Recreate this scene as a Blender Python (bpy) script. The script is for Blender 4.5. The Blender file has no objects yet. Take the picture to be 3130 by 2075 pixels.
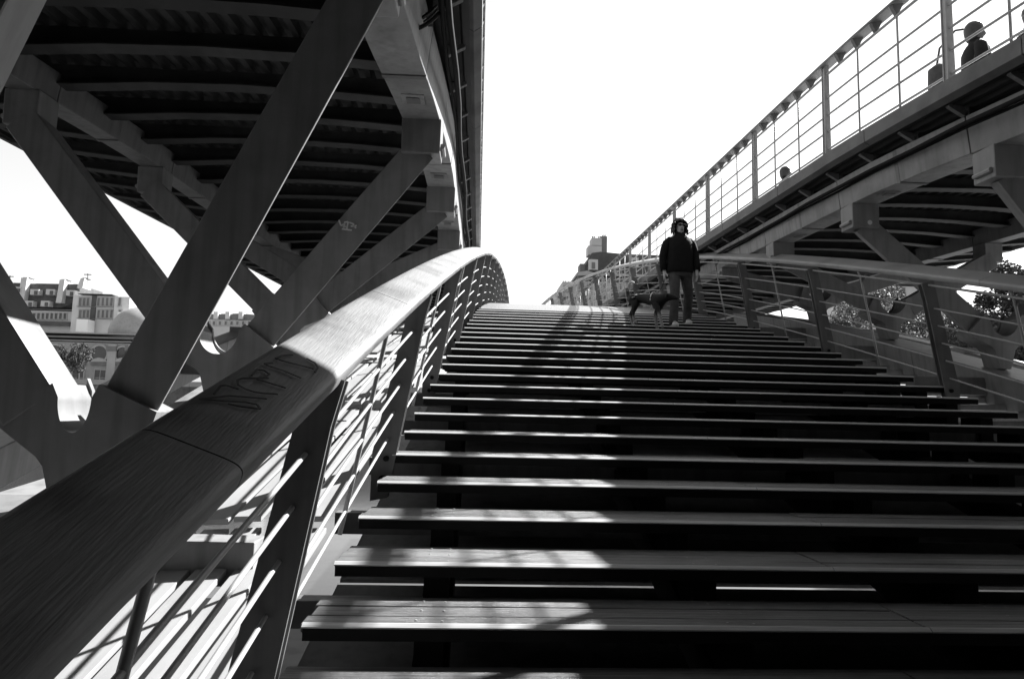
import bpy, bmesh, math, random
from mathutils import Vector, Matrix
import numpy as np
R = math.radians
random.seed(7)
scene = bpy.context.scene
C = scene.collection

# ------------------------------------------------------------------ camera
# world: X right, Y along the stairway (into the picture), Z up, origin at the lens
PITCH, YAW, ROLL = .105, .0485, .0233
cy_, sy_, cp_, sp_ = math.cos(YAW), math.sin(YAW), math.cos(PITCH), math.sin(PITCH)
fwd = Vector((sy_*cp_, cy_*cp_, sp_)); rgt0 = Vector((cy_, -sy_, 0)); up0 = rgt0.cross(fwd)
rgt = rgt0*math.cos(ROLL) + up0*math.sin(ROLL); upv = -rgt0*math.sin(ROLL) + up0*math.cos(ROLL)
cd = bpy.data.cameras.new('camera'); cam = bpy.data.objects.new('camera', cd); C.objects.link(cam)
cam.matrix_world = Matrix((rgt, upv, -fwd)).transposed().to_4x4()
cd.sensor_width = 36; cd.lens = 24; cd.clip_start = .02; cd.clip_end = 6000
scene.camera = cam
FPX = 24/36*3130
def ray(x, y):                    # photo pixel (3130 wide) -> direction with unit Y
    v = fwd + rgt*((x-1565)/FPX) - upv*((y-1037.5)/FPX)
    return v/v.y

# ------------------------------------------------------------------ sky, sun, exposure
SUN = Vector((.93, .70, 1.0)).normalized()
world = bpy.data.worlds.new('World'); scene.world = world; world.use_nodes = True
wn = world.node_tree.nodes; wl = world.node_tree.links
sky = wn.new('ShaderNodeTexSky'); sky.sky_type = 'NISHITA'; sky.sun_disc = False
sky.sun_elevation = math.asin(SUN.z); sky.sun_rotation = math.atan2(SUN.x, SUN.y)
sky.dust_density = .5; sky.air_density = 3.0
bw = wn.new('ShaderNodeRGBToBW'); wl.new(sky.outputs[0], bw.inputs[0])
bgn = wn['Background']; wl.new(bw.outputs[0], bgn.inputs[0]); bgn.inputs[1].default_value = .055
sl = bpy.data.lights.new('sun', 'SUN'); sl.energy = 5.0; sl.angle = R(.53); sl.color = (1, 1, 1)
so = bpy.data.objects.new('sun', sl); C.objects.link(so)
so.rotation_euler = SUN.to_track_quat('Z', 'Y').to_euler(); so.location = SUN*80
scene.view_settings.view_transform = 'Standard'; scene.view_settings.look = 'None'
scene.view_settings.gamma = 1; scene.view_settings.exposure = 1.85
scene.render.engine = 'CYCLES'
scene.cycles.max_bounces = 8; scene.cycles.diffuse_bounces = 5
scene.cycles.sample_clamp_indirect = 6

# ------------------------------------------------------------------ materials (black-and-white scene: neutral greys)
def mat(name, v, rough=.6, var=.12, scale=6, stretch=(1, 1, 1), bump=0., bscale=None, metal=0., detail=6, spots=0., spec=.5, lo=None, rot=0., ov=0., streak=0.):
    m = bpy.data.materials.new(name); m.use_nodes = True
    n, l = m.node_tree.nodes, m.node_tree.links
    b = n['Principled BSDF']; b.inputs['Roughness'].default_value = rough; b.inputs['Metallic'].default_value = metal
    b.inputs['Specular IOR Level'].default_value = spec
    g = n.new('ShaderNodeNewGeometry'); mp = n.new('ShaderNodeMapping'); mp.inputs['Scale'].default_value = stretch
    if rot:
        m0 = n.new('ShaderNodeMapping'); m0.inputs['Rotation'].default_value = (rot, 0, 0); l.new(g.outputs['Position'], m0.inputs[0]); l.new(m0.outputs[0], mp.inputs[0])
    else: l.new(g.outputs['Position'], mp.inputs[0])
    t = n.new('ShaderNodeTexNoise'); t.inputs['Scale'].default_value = scale; t.inputs['Detail'].default_value = detail
    t.inputs['Roughness'].default_value = .65
    l.new(mp.outputs[0], t.inputs['Vector'])
    rp = n.new('ShaderNodeValToRGB'); e = rp.color_ramp.elements
    a, c = (lo if lo is not None else v*(1-var)), v*(1+var)
    e[0].position = .3; e[1].position = .7; e[0].color = (a, a, a, 1); e[1].color = (c, c, c, 1)
    l.new(t.outputs['Fac'], rp.inputs[0])
    col = rp.outputs[0]
    if spots:
        t2 = n.new('ShaderNodeTexNoise'); t2.inputs['Scale'].default_value = 2.3; t2.inputs['Detail'].default_value = 9
        l.new(g.outputs['Position'], t2.inputs['Vector'])
        r2 = n.new('ShaderNodeValToRGB'); r2.color_ramp.elements[0].position = .50; r2.color_ramp.elements[1].position = .68
        r2.color_ramp.elements[0].color = (1, 1, 1, 1); k = 1-spots; r2.color_ramp.elements[1].color = (k, k, k, 1)
        l.new(t2.outputs['Fac'], r2.inputs[0])
        mx = n.new('ShaderNodeMix'); mx.data_type = 'RGBA'; mx.blend_type = 'MULTIPLY'; mx.inputs[0].default_value = 1
        l.new(col, mx.inputs[6]); l.new(r2.outputs[0], mx.inputs[7]); col = mx.outputs[2]
    def mul(src, val):
        mm = n.new('ShaderNodeMix'); mm.data_type = 'RGBA'; mm.blend_type = 'MULTIPLY'; mm.inputs[0].default_value = 1
        l.new(src, mm.inputs[6]); l.new(val, mm.inputs[7]); return mm.outputs[2]
    if ov:
        oi = n.new('ShaderNodeObjectInfo'); mr = n.new('ShaderNodeMapRange'); mr.inputs['To Min'].default_value = 1-ov; mr.inputs['To Max'].default_value = 1+ov*.6
        l.new(oi.outputs['Random'], mr.inputs['Value']); col = mul(col, mr.outputs[0])
    if streak:
        ms = n.new('ShaderNodeMapping'); ms.inputs['Scale'].default_value = (7, 7, .5); l.new(g.outputs['Position'], ms.inputs[0])
        t4 = n.new('ShaderNodeTexNoise'); t4.inputs['Scale'].default_value = 2.2; t4.inputs['Detail'].default_value = 8; l.new(ms.outputs[0], t4.inputs['Vector'])
        r4 = n.new('ShaderNodeMapRange'); r4.inputs['From Min'].default_value = .45; r4.inputs['From Max'].default_value = .75; r4.inputs['To Min'].default_value = 1; r4.inputs['To Max'].default_value = 1-streak
        l.new(t4.outputs['Fac'], r4.inputs['Value']); col = mul(col, r4.outputs[0])
    l.new(col, b.inputs['Base Color'])
    if bump:
        t3 = n.new('ShaderNodeTexNoise'); t3.inputs['Scale'].default_value = bscale or scale*4; t3.inputs['Detail'].default_value = 5
        l.new(mp.outputs[0], t3.inputs['Vector'])
        bp = n.new('ShaderNodeBump'); bp.inputs['Strength'].default_value = bump; bp.inputs['Distance'].default_value = .01
        l.new(t3.outputs['Fac'], bp.inputs['Height']); l.new(bp.outputs[0], b.inputs['Normal'])
    return m
M = {
 'nosing':  mat('worn_pale_nosing', .46, .40, .25, 6, (.6, 20, 10)),
 'girder':  mat('girder_paint', .27, .55, .10, 5, spots=.3, bump=.04, bscale=60, ov=.10, streak=.3),
 'steel':   mat('grey_painted_steel', .15, .5, .10, 5, spots=.25, bump=.05, bscale=60, streak=.35),
 'strut':   mat('strut_paint', .23, .48, .10, 4, spots=.22, bump=.04, bscale=70, streak=.3, ov=.12),
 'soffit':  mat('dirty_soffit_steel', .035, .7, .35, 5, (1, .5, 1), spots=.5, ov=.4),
 'plate':   mat('pale_plate_paint', .30, .55, .10, 9, (1, .12, 1), spots=.10),
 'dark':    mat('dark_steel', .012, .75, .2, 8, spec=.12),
 'black':   mat('black_rubber', .012, .7, .2, 20),
 'rail':    mat('pale_rod_paint', .32, .4, .1, 20),
 'tread':   mat('weathered_tread_wood', .19, .38, .3, 3.2, (.45, 40, 10), bump=.9, bscale=6, detail=10, lo=.035, ov=.35, spots=.35),
 'hrail':   mat('handrail_wood', .165, .55, .20, 5, (18, .6, 18), bump=.2, bscale=11, detail=10, rot=-R(16.5), spots=.5),
 'hrail_lit':  mat('skylit_handrail_wood', .38, .45, .14, 5, (26, .5, 26), bump=.12, bscale=9, detail=10, rot=-R(16.5), spots=.25, ov=.10),  # same wood as the left rail, made paler to carry the sky light
 'ramp':    mat('ramp_wood', .20, .38, .2, 3, (.7, 22, 10), bump=.3, bscale=8),
 'fascia':  mat('stained_fascia', .11, .6, .2, 4, spots=.4),
 'marker':  mat('marker_ink', .01, .6, .1, 10),
 'chalk':   mat('pale_scrawl', .6, .8, .1, 10),
 'water':   mat('river_water', .03, .12, .2, .5, bump=.6, bscale=1.2),
 'quay':    mat('quay_paving', .13, .8, .2, .6, spots=.25),
 'wallst':  mat('quay_wall_stone', .10, .85, .3, .3, spots=.3),
 'stone':   mat('facade_stone', .30, .8, .12, .35, spots=.15),
 'pale':    mat('pale_facade', .52, .8, .1, .3),
 'hazes':   mat('hazed_far_stone', .46, .8, .10, .3),  # far stone lightened, distance haze put into the colour
 'slate':   mat('slate_roof', .07, .7, .3, .6, spots=.2),
 'slate2':  mat('zinc_slate_roof', .14, .6, .2, .6, spots=.2),
 'glass':   mat('dark_window_glass', .03, .15, .2, 1),
 'trim':    mat('stone_trim', .36, .8, .1, .5),
 'shade':   mat('shaded_stone', .16, .8, .2, .5),  # darker copy of the facade stone, with shade put into its colour
 'leaf':    mat('tree_leaf', .07, .6, .5, .8, spec=.3),
 'leaf2':   mat('pale_tree_leaf', .09, .6, .4, .8, spec=.3),
 'bark':    mat('bark', .05, .9, .3, 3),
 'skin':    mat('skin', .42, .55, .05, 20),
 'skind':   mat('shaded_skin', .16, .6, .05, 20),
 'hair':    mat('hair', .045, .5, .3, 40),
 'jacket':  mat('black_jacket', .010, .85, .3, 12, spec=.15),
 'trouser': mat('grey_trousers', .085, .9, .25, 14, spec=.2),
 'shoe':    mat('white_shoe', .6, .6, .1, 20),
 'lens':    mat('dark_lens', .008, .1, .1, 5),
 'fur':     mat('black_fur', .010, .6, .5, 40, spec=.25),
 'furw':    mat('white_fur', .55, .8, .2, 40),
 'furt':    mat('tan_fur', .14, .8, .3, 40),
 'coat':    mat('dark_coat', .015, .8, .3, 12, spec=.2),
 'bag':     mat('grey_bag', .06, .7, .3, 12),
 'white':   mat('white_cloth', .7, .8, .05, 12),
}

# ------------------------------------------------------------------ mesh helpers
class MB:
    def __init__(s): s.v = []; s.f = []
    def add(s, v, f):
        o = len(s.v); s.v += [tuple(p) for p in v]; s.f += [tuple(i+o for i in q) for q in f]; return s
    def box(s, x0, x1, y0, y1, z0, z1):
        return s.hexa([(x0, y0, z0), (x1, y0, z0), (x1, y1, z0), (x0, y1, z0), (x0, y0, z1), (x1, y0, z1), (x1, y1, z1), (x0, y1, z1)])
    def hexa(s, v): return s.add(v, [(0, 3, 2, 1), (4, 5, 6, 7), (0, 1, 5, 4), (1, 2, 6, 5), (2, 3, 7, 6), (3, 0, 4, 7)])
    def sweep(s, rings, cap=True, closed=True):
        n = len(rings[0]); v = [p for r in rings for p in r]; f = []
        for i in range(len(rings)-1):
            for j in range(n if closed else n-1):
                k = (j+1) % n
                f.append((i*n+j, i*n+k, (i+1)*n+k, (i+1)*n+j))
        if cap and closed: f.append(tuple(range(n-1, -1, -1))); f.append(tuple((len(rings)-1)*n+j for j in range(n)))
        return s.add(v, f)
    def tube(s, pts, r, n=6, r1=None):
        pts = [Vector(p) for p in pts]; rings = []
        for i, p in enumerate(pts):
            t = (pts[min(i+1, len(pts)-1)]-pts[max(i-1, 0)]).normalized()
            a = t.cross(Vector((0, 0, 1)));
            if a.length < .05: a = t.cross(Vector((0, 1, 0)))
            a.normalize(); b = t.cross(a); rr = r if r1 is None else r+(r1-r)*i/max(1, len(pts)-1)
            rings.append([p+(a*math.cos(2*math.pi*j/n)+b*math.sin(2*math.pi*j/n))*rr for j in range(n)])
        return s.sweep(rings)
    def bar(s, a, b, w, t, wdir):             # rectangular bar a->b, width w along wdir, thickness t
        a, b = Vector(a), Vector(b); d = (b-a).normalized(); wd = Vector(wdir); wd = (wd-d*wd.dot(d)).normalized(); td = d.cross(wd)
        f = lambda p: [p+wd*w/2+td*t/2, p-wd*w/2+td*t/2, p-wd*w/2-td*t/2, p+wd*w/2-td*t/2]
        return s.sweep([f(a), f(b)])
    def prism(s, poly, y0, y1):               # polygon in XZ extruded along Y
        return s.sweep([[(x, y0, z) for x, z in poly], [(x, y1, z) for x, z in poly]])
    def lathe(s, prof, c=(0, 0, 0), n=16):
        return s.sweep([[(c[0]+r*math.cos(2*math.pi*j/n), c[1]+r*math.sin(2*math.pi*j/n), c[2]+z) for j in range(n)] for r, z in prof])
    def mesh(s, name, m, smooth=False, bevel=0.):
        me = bpy.data.meshes.new(name); me.from_pydata(s.v, [], s.f)
        bm = bmesh.new(); bm.from_mesh(me); bmesh.ops.recalc_face_normals(bm, faces=bm.faces)
        if bevel:
            es = [e for e in bm.edges if len(e.link_faces) == 2 and e.calc_face_angle(0) > .6]
            bmesh.ops.bevel(bm, geom=es, offset=bevel, segments=2, affect='EDGES', profile=.5, clamp_overlap=True)
        bm.to_mesh(me); bm.free()
        if smooth == 'auto':
            me.polygons.foreach_set('use_smooth', [True]*len(me.polygons)); me.set_sharp_from_angle(angle=R(32))
        elif smooth:
            me.polygons.foreach_set('use_smooth', [True]*len(me.polygons))
        me.materials.append(M[m]); return me
    def build(s, name, m, parent=None, smooth=False, bevel=0.):
        return link(name, s.mesh(name, m, smooth, bevel), parent)
def link(name, me, parent=None, loc=None, rot=None, scale=None):
    o = bpy.data.objects.new(name, me); C.objects.link(o)
    if parent is not None: o.parent = parent
    if loc is not None: o.location = loc
    if rot is not None: o.rotation_euler = rot
    if scale is not None: o.scale = scale
    return o
def tag(o, label=None, cat=None, group=None, kind=None):
    if label: o['label'] = label
    if cat: o['category'] = cat
    if group: o['group'] = group
    if kind: o['kind'] = kind
    return o
def thing(name, label, cat, loc=(0, 0, 0), group=None, rz=0):
    o = bpy.data.objects.new(name, None); C.objects.link(o); o.location = loc; o.rotation_euler = (0, 0, rz)
    o.empty_display_size = .3
    return tag(o, label, cat, group)

# ------------------------------------------------------------------ layout of the bridge (metres)
D0, T = 2.66, .42                             # first tread edge in view, tread spacing
NT = 22                                       # last tread index; the ramp begins behind it
DR = D0+T*NT
def zs(d):                                    # line of the tread edges, then the ramp
    s = d-D0
    if d <= DR: return -.80+.3186*s-.0045*s*s
    s0 = DR-D0; z0 = -.80+.3186*s0-.0045*s0*s0; u = d-DR
    return z0+.21*u-.005*u*u
def XL(d): return -.625+.0625*(d-D0)
def XR(d): return 4.75-.0574*(d-D0)
XC = 1.96
SL = .033
def camber(d): return -.03*max(0., 7.35-max(d, 4.2))**1.3   # the decks fall away towards the bank
def zg(d): return 2.43+SL*(d-6.2)+camber(d)             # girder underside
def ze(d): return 2.69+SL*(d-6.7)+camber(d)             # edge underside
def zt0(d): return 3.03+SL*(d-6.7)
def zt(d): return zt0(d)+camber(d)             # deck surface
PLANES = [1.40, 3.35, 5.45, 7.55, 9.65, 11.75]
def zc(d): return zs(d)+(.44 if d < 4 else .33)                   # bottom of the cradles
def gxi(d): return -.47-.16*max(0., (7-max(d, 3.3))/3.65)**1.6   # centre line of the inner girder, flaring towards the bank
def mx(side, x): return x if side < 0 else 2*XC-x

# ------------------------------------------------------------------ setting: river, quays
def flat(name, x0, x1, y0, y1, z, m, zb=None):
    b = MB().box(x0, x1, y0, y1, (z-.5 if zb is None else zb), z)
    return tag(b.build(name, m), kind='structure')
flat('river', -4000, 4000, -4000, 5000, -7.0, 'water')
flat('near_quay', -400, 400, -60, 15, -4.0, 'quay', -6.9)
flat('far_lower_quay', -400, 400, 112, 121.5, -4.3, 'quay', -6.9)
flat('far_bank', -1500, 1500, 122.1, 3000, 3.0, 'quay', -6.9)
flat('near_bank', -1500, 1500, -1500, -9, 3.4, 'wallst', -6.9)
flat('light_blocker_left', -8.5, -1.25, -8.8, -.3, 2.18, 'wallst', -3.99)  # unseen block added behind the viewpoint to keep sky light off the struts
flat('light_blocker_right', 5.3, 12.5, -8.8, -.3, 2.18, 'wallst', -3.99)  # unseen twin block, added to darken the right side
wd = MB(); rw = random.Random(5)
for i in range(9000):
    p = Vector((rw.uniform(-70, 70), rw.uniform(-26, -12), 3.4+18*rw.random()**.7)); a = Vector((rw.gauss(0, 1), rw.gauss(0, 1), rw.gauss(0, 1))).normalized(); c = a.cross(Vector((rw.gauss(0, 1), rw.gauss(0, 1), rw.gauss(0, 1)))).normalized()
    wd.add([p-a*.9, p-c*.6, p+a*.9, p+c*.6], [(0, 1, 2, 3)])
tag(wd.build('woodland', 'leaf'), 'mass of garden trees on the near bank behind the viewpoint', 'trees', kind='stuff')
wq = thing('quay_wall', 'long dark stone quay wall on the far bank of the river', 'wall', (0, 121.5, -4.3))
for i in range(40):
    MB().box(-200+i*10, -200+i*10+9.94, 0, .6, -2.6, 7.25).build('wall_panel', 'wallst', wq)
for i in range(40):
    MB().box(-200+i*10+.01, -200+i*10+9.95, -.12, .45, 7.25, 8.15).build('parapet_block', 'stone', wq)

# ------------------------------------------------------------------ central stairway
st = thing('stairway', 'broad flight of weathered wooden steps rising between the two upper decks', 'stairs', (0, D0, zs(D0)-.3))
def P(o, *pts): return pts
off = Vector((0, D0, zs(D0)-.3))
def loc(mb, o=off):
    mb.v = [(x-o[0], y-o[1], z-o[2]) for x, y, z in mb.v]; return mb
stringers = [-.16, 1.05, 2.28, 3.50, 4.35]
for k in range(-2, NT+1):
    d = D0+T*k; z = zs(d)
    xa, xb = XL(d), XR(d)
    # dark bearer under the planks
    tr = loc(MB().box(xa+.02, xb-.05, d+.035, d+.33, z-.060, z-.036)).build('tread', 'dark', st)
    loc(MB().box(xa+.004, xb-.004, d-.005, d+.030, z-.058, z-.0145)).build('front_shade_strip', 'dark', tr)  # dark strip added over the plank fronts, their shade given as colour
    xm = (1.62 if k % 2 else 1.78)
    for (u0, u1) in ((xa, xm-.002), (xm+.002, xb)):
        sp = [(d-.009, z-.012), (d-.009, z-.007), (d+.008, z+.0035), (d+.013, z+.0035), (d+.013, z-.012)]
        loc(MB().sweep([[(u0, y, zz) for y, zz in sp], [(u1, y, zz) for y, zz in sp]])).build('nosing_strip', 'nosing', tr)
    rows = ((.014, .118), (.124, .248), (.254, .378))
    for (p, q) in rows:
        for (u0, u1) in ((xa, xm-.003), (xm+.003, xb)):
            e = random.uniform(-.0025, .0025); jx = random.uniform(-.012, .012)
            b = MB().box(u0+(jx if u0 == xa else 0), u1+(jx if u1 == xb else 0), d+(p if p else .0), d+q, z-.0335+e, z+e)
            loc(b).build('plank', 'tread', tr, bevel=(.012 if p == 0 else .006))
# screw heads, pairs over each stringer
sb = MB()
for k in range(-1, 12):
    d = D0+T*k; z = zs(d)
    for x in stringers[:4]:
        for dx, dy in ((-.05, .06), (.05, .05), (-.04, .19), (.05, .185), (-.04, .32), (.05, .315)):
            sb.lathe([(.0055, 0), (.005, .002), (.001, .0025)], (x+dx, d+dy, z), 6)
tag(loc(sb).build('screw_heads', 'rail', st), kind='stuff')
for x in stringers:
    rings = []
    for i in range(0, 30):
        d = 1.3+i*.38; z = zs(d)-.27
        rings.append([(x-.07, d, z), (x+.07, d, z), (x+.07, d, z-.20), (x-.07, d, z-.20)])
    loc(MB().sweep(rings)).build('stringer', 'dark', st)
bracket = MB().hexa([(-.055, .06, -.30), (.055, .06, -.30), (.055, .30, -.22), (-.055, .30, -.22), (-.055, .06, -.061), (.055, .06, -.061), (.055, .30, -.061), (-.055, .30, -.061)]).mesh('bracket', 'dark')
for k in range(-1, NT+1):
    d = D0+T*k
    for x in stringers: link('bracket', bracket, st, Vector((x, d, zs(d)))-off)
# drip pan under the flight, in bays
for i in range(6):
    a, b_ = -.12+i*2.1, -.12+(i+1)*2.1-.055
    rings = []
    for d in (a, (a+b_)/2, b_):
        z = zs(d)-.62
        rings.append([(XL(d)-.22, d, z), (XR(d)+.1, d, z), (XR(d)+.1, d, z-.02), (XL(d)-.22, d, z-.02)])
    loc(MB().sweep(rings)).build('drip_pan', 'steel', st)
# steel cross joists seen at the left ends
for i in range(12):
    d = 2.33+i*.84; z = zs(d)-.215
    loc(MB().box(XL(d)-.25, XR(d)+.2, d, d+.10, z-.12, z)).build('joist', 'steel', st, bevel=.004)
# ramp boards past the last tread
d = DR+.42; n = 0
while d < 34:
    w = .145 if d < 22 else .29
    za, zb = zs(d), zs(d+w)
    x0, x1, x2, x3 = XL(d), XR(d), XR(d+w), XL(d+w)
    v = [(x0, d, za-.05), (x1, d, za-.05), (x2, d+w-.006, zb-.05), (x3, d+w-.006, zb-.05), (x0, d, za), (x1, d, za), (x2, d+w-.006, zb), (x3, d+w-.006, zb)]
    loc(MB().hexa(v)).build('ramp_board', 'ramp', st); d += w

# ------------------------------------------------------------------ stair balustrades
RH = [1.00, .77, .60, .43, .26, .09]
def balustrade(side, label):
    X = XL if side < 0 else XR; s = 1 if side < 0 else -1     # s: towards the stair centre
    t = thing('balustrade', label, 'balustrade', (X(D0), D0, zs(D0)))
    o = Vector(t.location)
    def lx(d, h): return X(d)+s*(-.05+.20*(h/1.05))           # the inclined plane of the posts
    # handrail: wide rounded timber, tilted with the posts
    ang = -s*R(20); prof = []
    for j in range(32):
        a = 2*math.pi*(j+.5)/32; c_, s_ = math.cos(a), math.sin(a)
        u = .122*math.copysign(abs(c_)**.33, c_); v = .036*math.copysign(abs(s_)**.5, s_)
        prof.append((u*math.cos(ang)-v*math.sin(ang), u*math.sin(ang)+v*math.cos(ang)))
    seams = [-.6+2.1*i for i in range(0, 17)]
    for a, b_ in zip(seams[:-1], seams[1:]):
        rings = []
        for i in range(9):
            d = a+(b_-.005-a)*i/8; cx = X(d)+s*.085; cz = zs(d)+(1.055 if side < 0 else 1.12)
            rings.append([(cx+u, d, cz+v) for u, v in prof])
        m_ = loc(MB().sweep(rings), o); ob = m_.build('handrail', 'hrail' if side < 0 else 'hrail_lit', t, smooth='auto')
    # rods
    for h in RH:
        rings = []
        pts = [(lx(d, h), d, zs(d)+h) for d in [(-.6+i*.7) for i in range(48)]]
        r_ = .009 if h < .99 else .013
        loc(MB().tube(pts, r_, 6), o).build('rail', 'rail', t, smooth=True)
    # posts: pairs of flat plates
    i = 0; d = .25
    while d < 32:
        w = .075
        for dy in (-.03, .03):
            b0 = (lx(d, -.30), lx(d, 1.05)); ptop = zs(d)+1.02; pb = zs(d)-.30
            y0, y1 = d+dy-.006, d+dy+.006
            poly = [(lx(d, -.30)-s*.02, pb), (lx(d, -.30)+s*.085, pb+.02), (lx(d, .02)+s*w, zs(d)+.02), (lx(d, .85)+s*w*.8, zs(d)+.85), (lx(d, 1.05)+s*.06, ptop-.02), (lx(d, 1.05)-s*.06, ptop+.02), (lx(d, .8)-s*w*.8, zs(d)+.8), (lx(d, 0)-s*w, zs(d))]
            loc(MB().prism(poly, y0, y1), o).build('post', 'steel', t)
        if d < 13:
            for h in (-.16, -.04): loc(MB().tube([(lx(d, h)+s*.02, d-.055, zs(d)+h), (lx(d, h)+s*.02, d+.055, zs(d)+h)], .018, 8), o).build('bolt', 'dark', t)
        # slim baluster half way
        e = d+1.05
        pts = [(lx(e, h), e, zs(e)+h) for h in (-.02, .3, .6, .9, 1.0)]+[(lx(e, 1.05)+s*.012, e+.012, zs(e)+1.06)]
        loc(MB().tube(pts, .012, 6), o).build('baluster', 'rail', t, smooth=True)
        # short hook bracket carrying the handrail
        loc(MB().bar((lx(e, .93), e, zs(e)+.93), (X(e)+s*.07, e, zs(e)+1.03), .05, .012, (0, 1, 0)), o).build('rail_bracket', 'steel', t)
        d += 2.06
    return t, o, lx
balL, oL, lxL = balustrade(-1, 'left stair balustrade with broad wooden handrail, partly in bright sun')
balR, oR, lxR = balustrade(1, 'right stair balustrade with pale wooden handrail, standing in shade')

# scrawled graffiti on the left handrail, projected on its top surface
def on_rail(px, py):
    v = ray(px, py); best = None
    d = 1.0
    while d < 6:
        p = v*d; cx = XL(d)+.085; cz = zs(d)+1.055
        u = (p.x-cx); top = cz+.040/math.cos(R(20))-math.tan(R(20))*u
        if p.z < top: return Vector((p.x, d, top)), None
        d += .004
    return None, None
G = [[(640, 1020), (830, 1060), (1000, 1085), (1110, 1100), (1065, 1030), (900, 1005), (600, 985), (400, 970), (230, 962), (420, 935), (660, 910), (900, 930), (1200, 950)],
     [(440, 890), (490, 830), (540, 762), (620, 758), (710, 790), (800, 820)],
     [(1230, 650), (1010, 655), (850, 660), (775, 690), (790, 750), (900, 810), (1030, 850), (1150, 872), (1360, 885)],
     [(1050, 670), (1180, 705), (1300, 738), (1480, 790)],
     [(985, 615), (1070, 525), (1170, 545), (1245, 600), (1150, 655)],
     [(1290, 435), (1170, 440), (1240, 475), (1450, 545), (1700, 655)],
     [(1580, 318), (1430, 325), (1330, 370), (1450, 410), (1700, 465), (1880, 515)],
     [(1780, 370), (1900, 430), (1945, 500), (1900, 570)]]
gm = MB()
for stroke in G:
    pts = []
    for x, y in stroke:
        p, _ = on_rail(560+x/4.73, 1020+y/4.73)
        if p is not None: pts.append(p)
    nrm = Vector((math.sin(R(20)), -.28, math.cos(R(20)))).normalized()
    for a, b_ in zip(pts[:-1], pts[1:]):
        gm.bar(a+nrm*.002, b_+nrm*.002, .0058, .002, (b_-a).cross(nrm))
o_ = tag(loc(gm, oL).build('graffiti', 'marker', balL), kind='stuff'); o_['label'] = 'dark marker scrawl on the wide wooden handrail'

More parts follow.
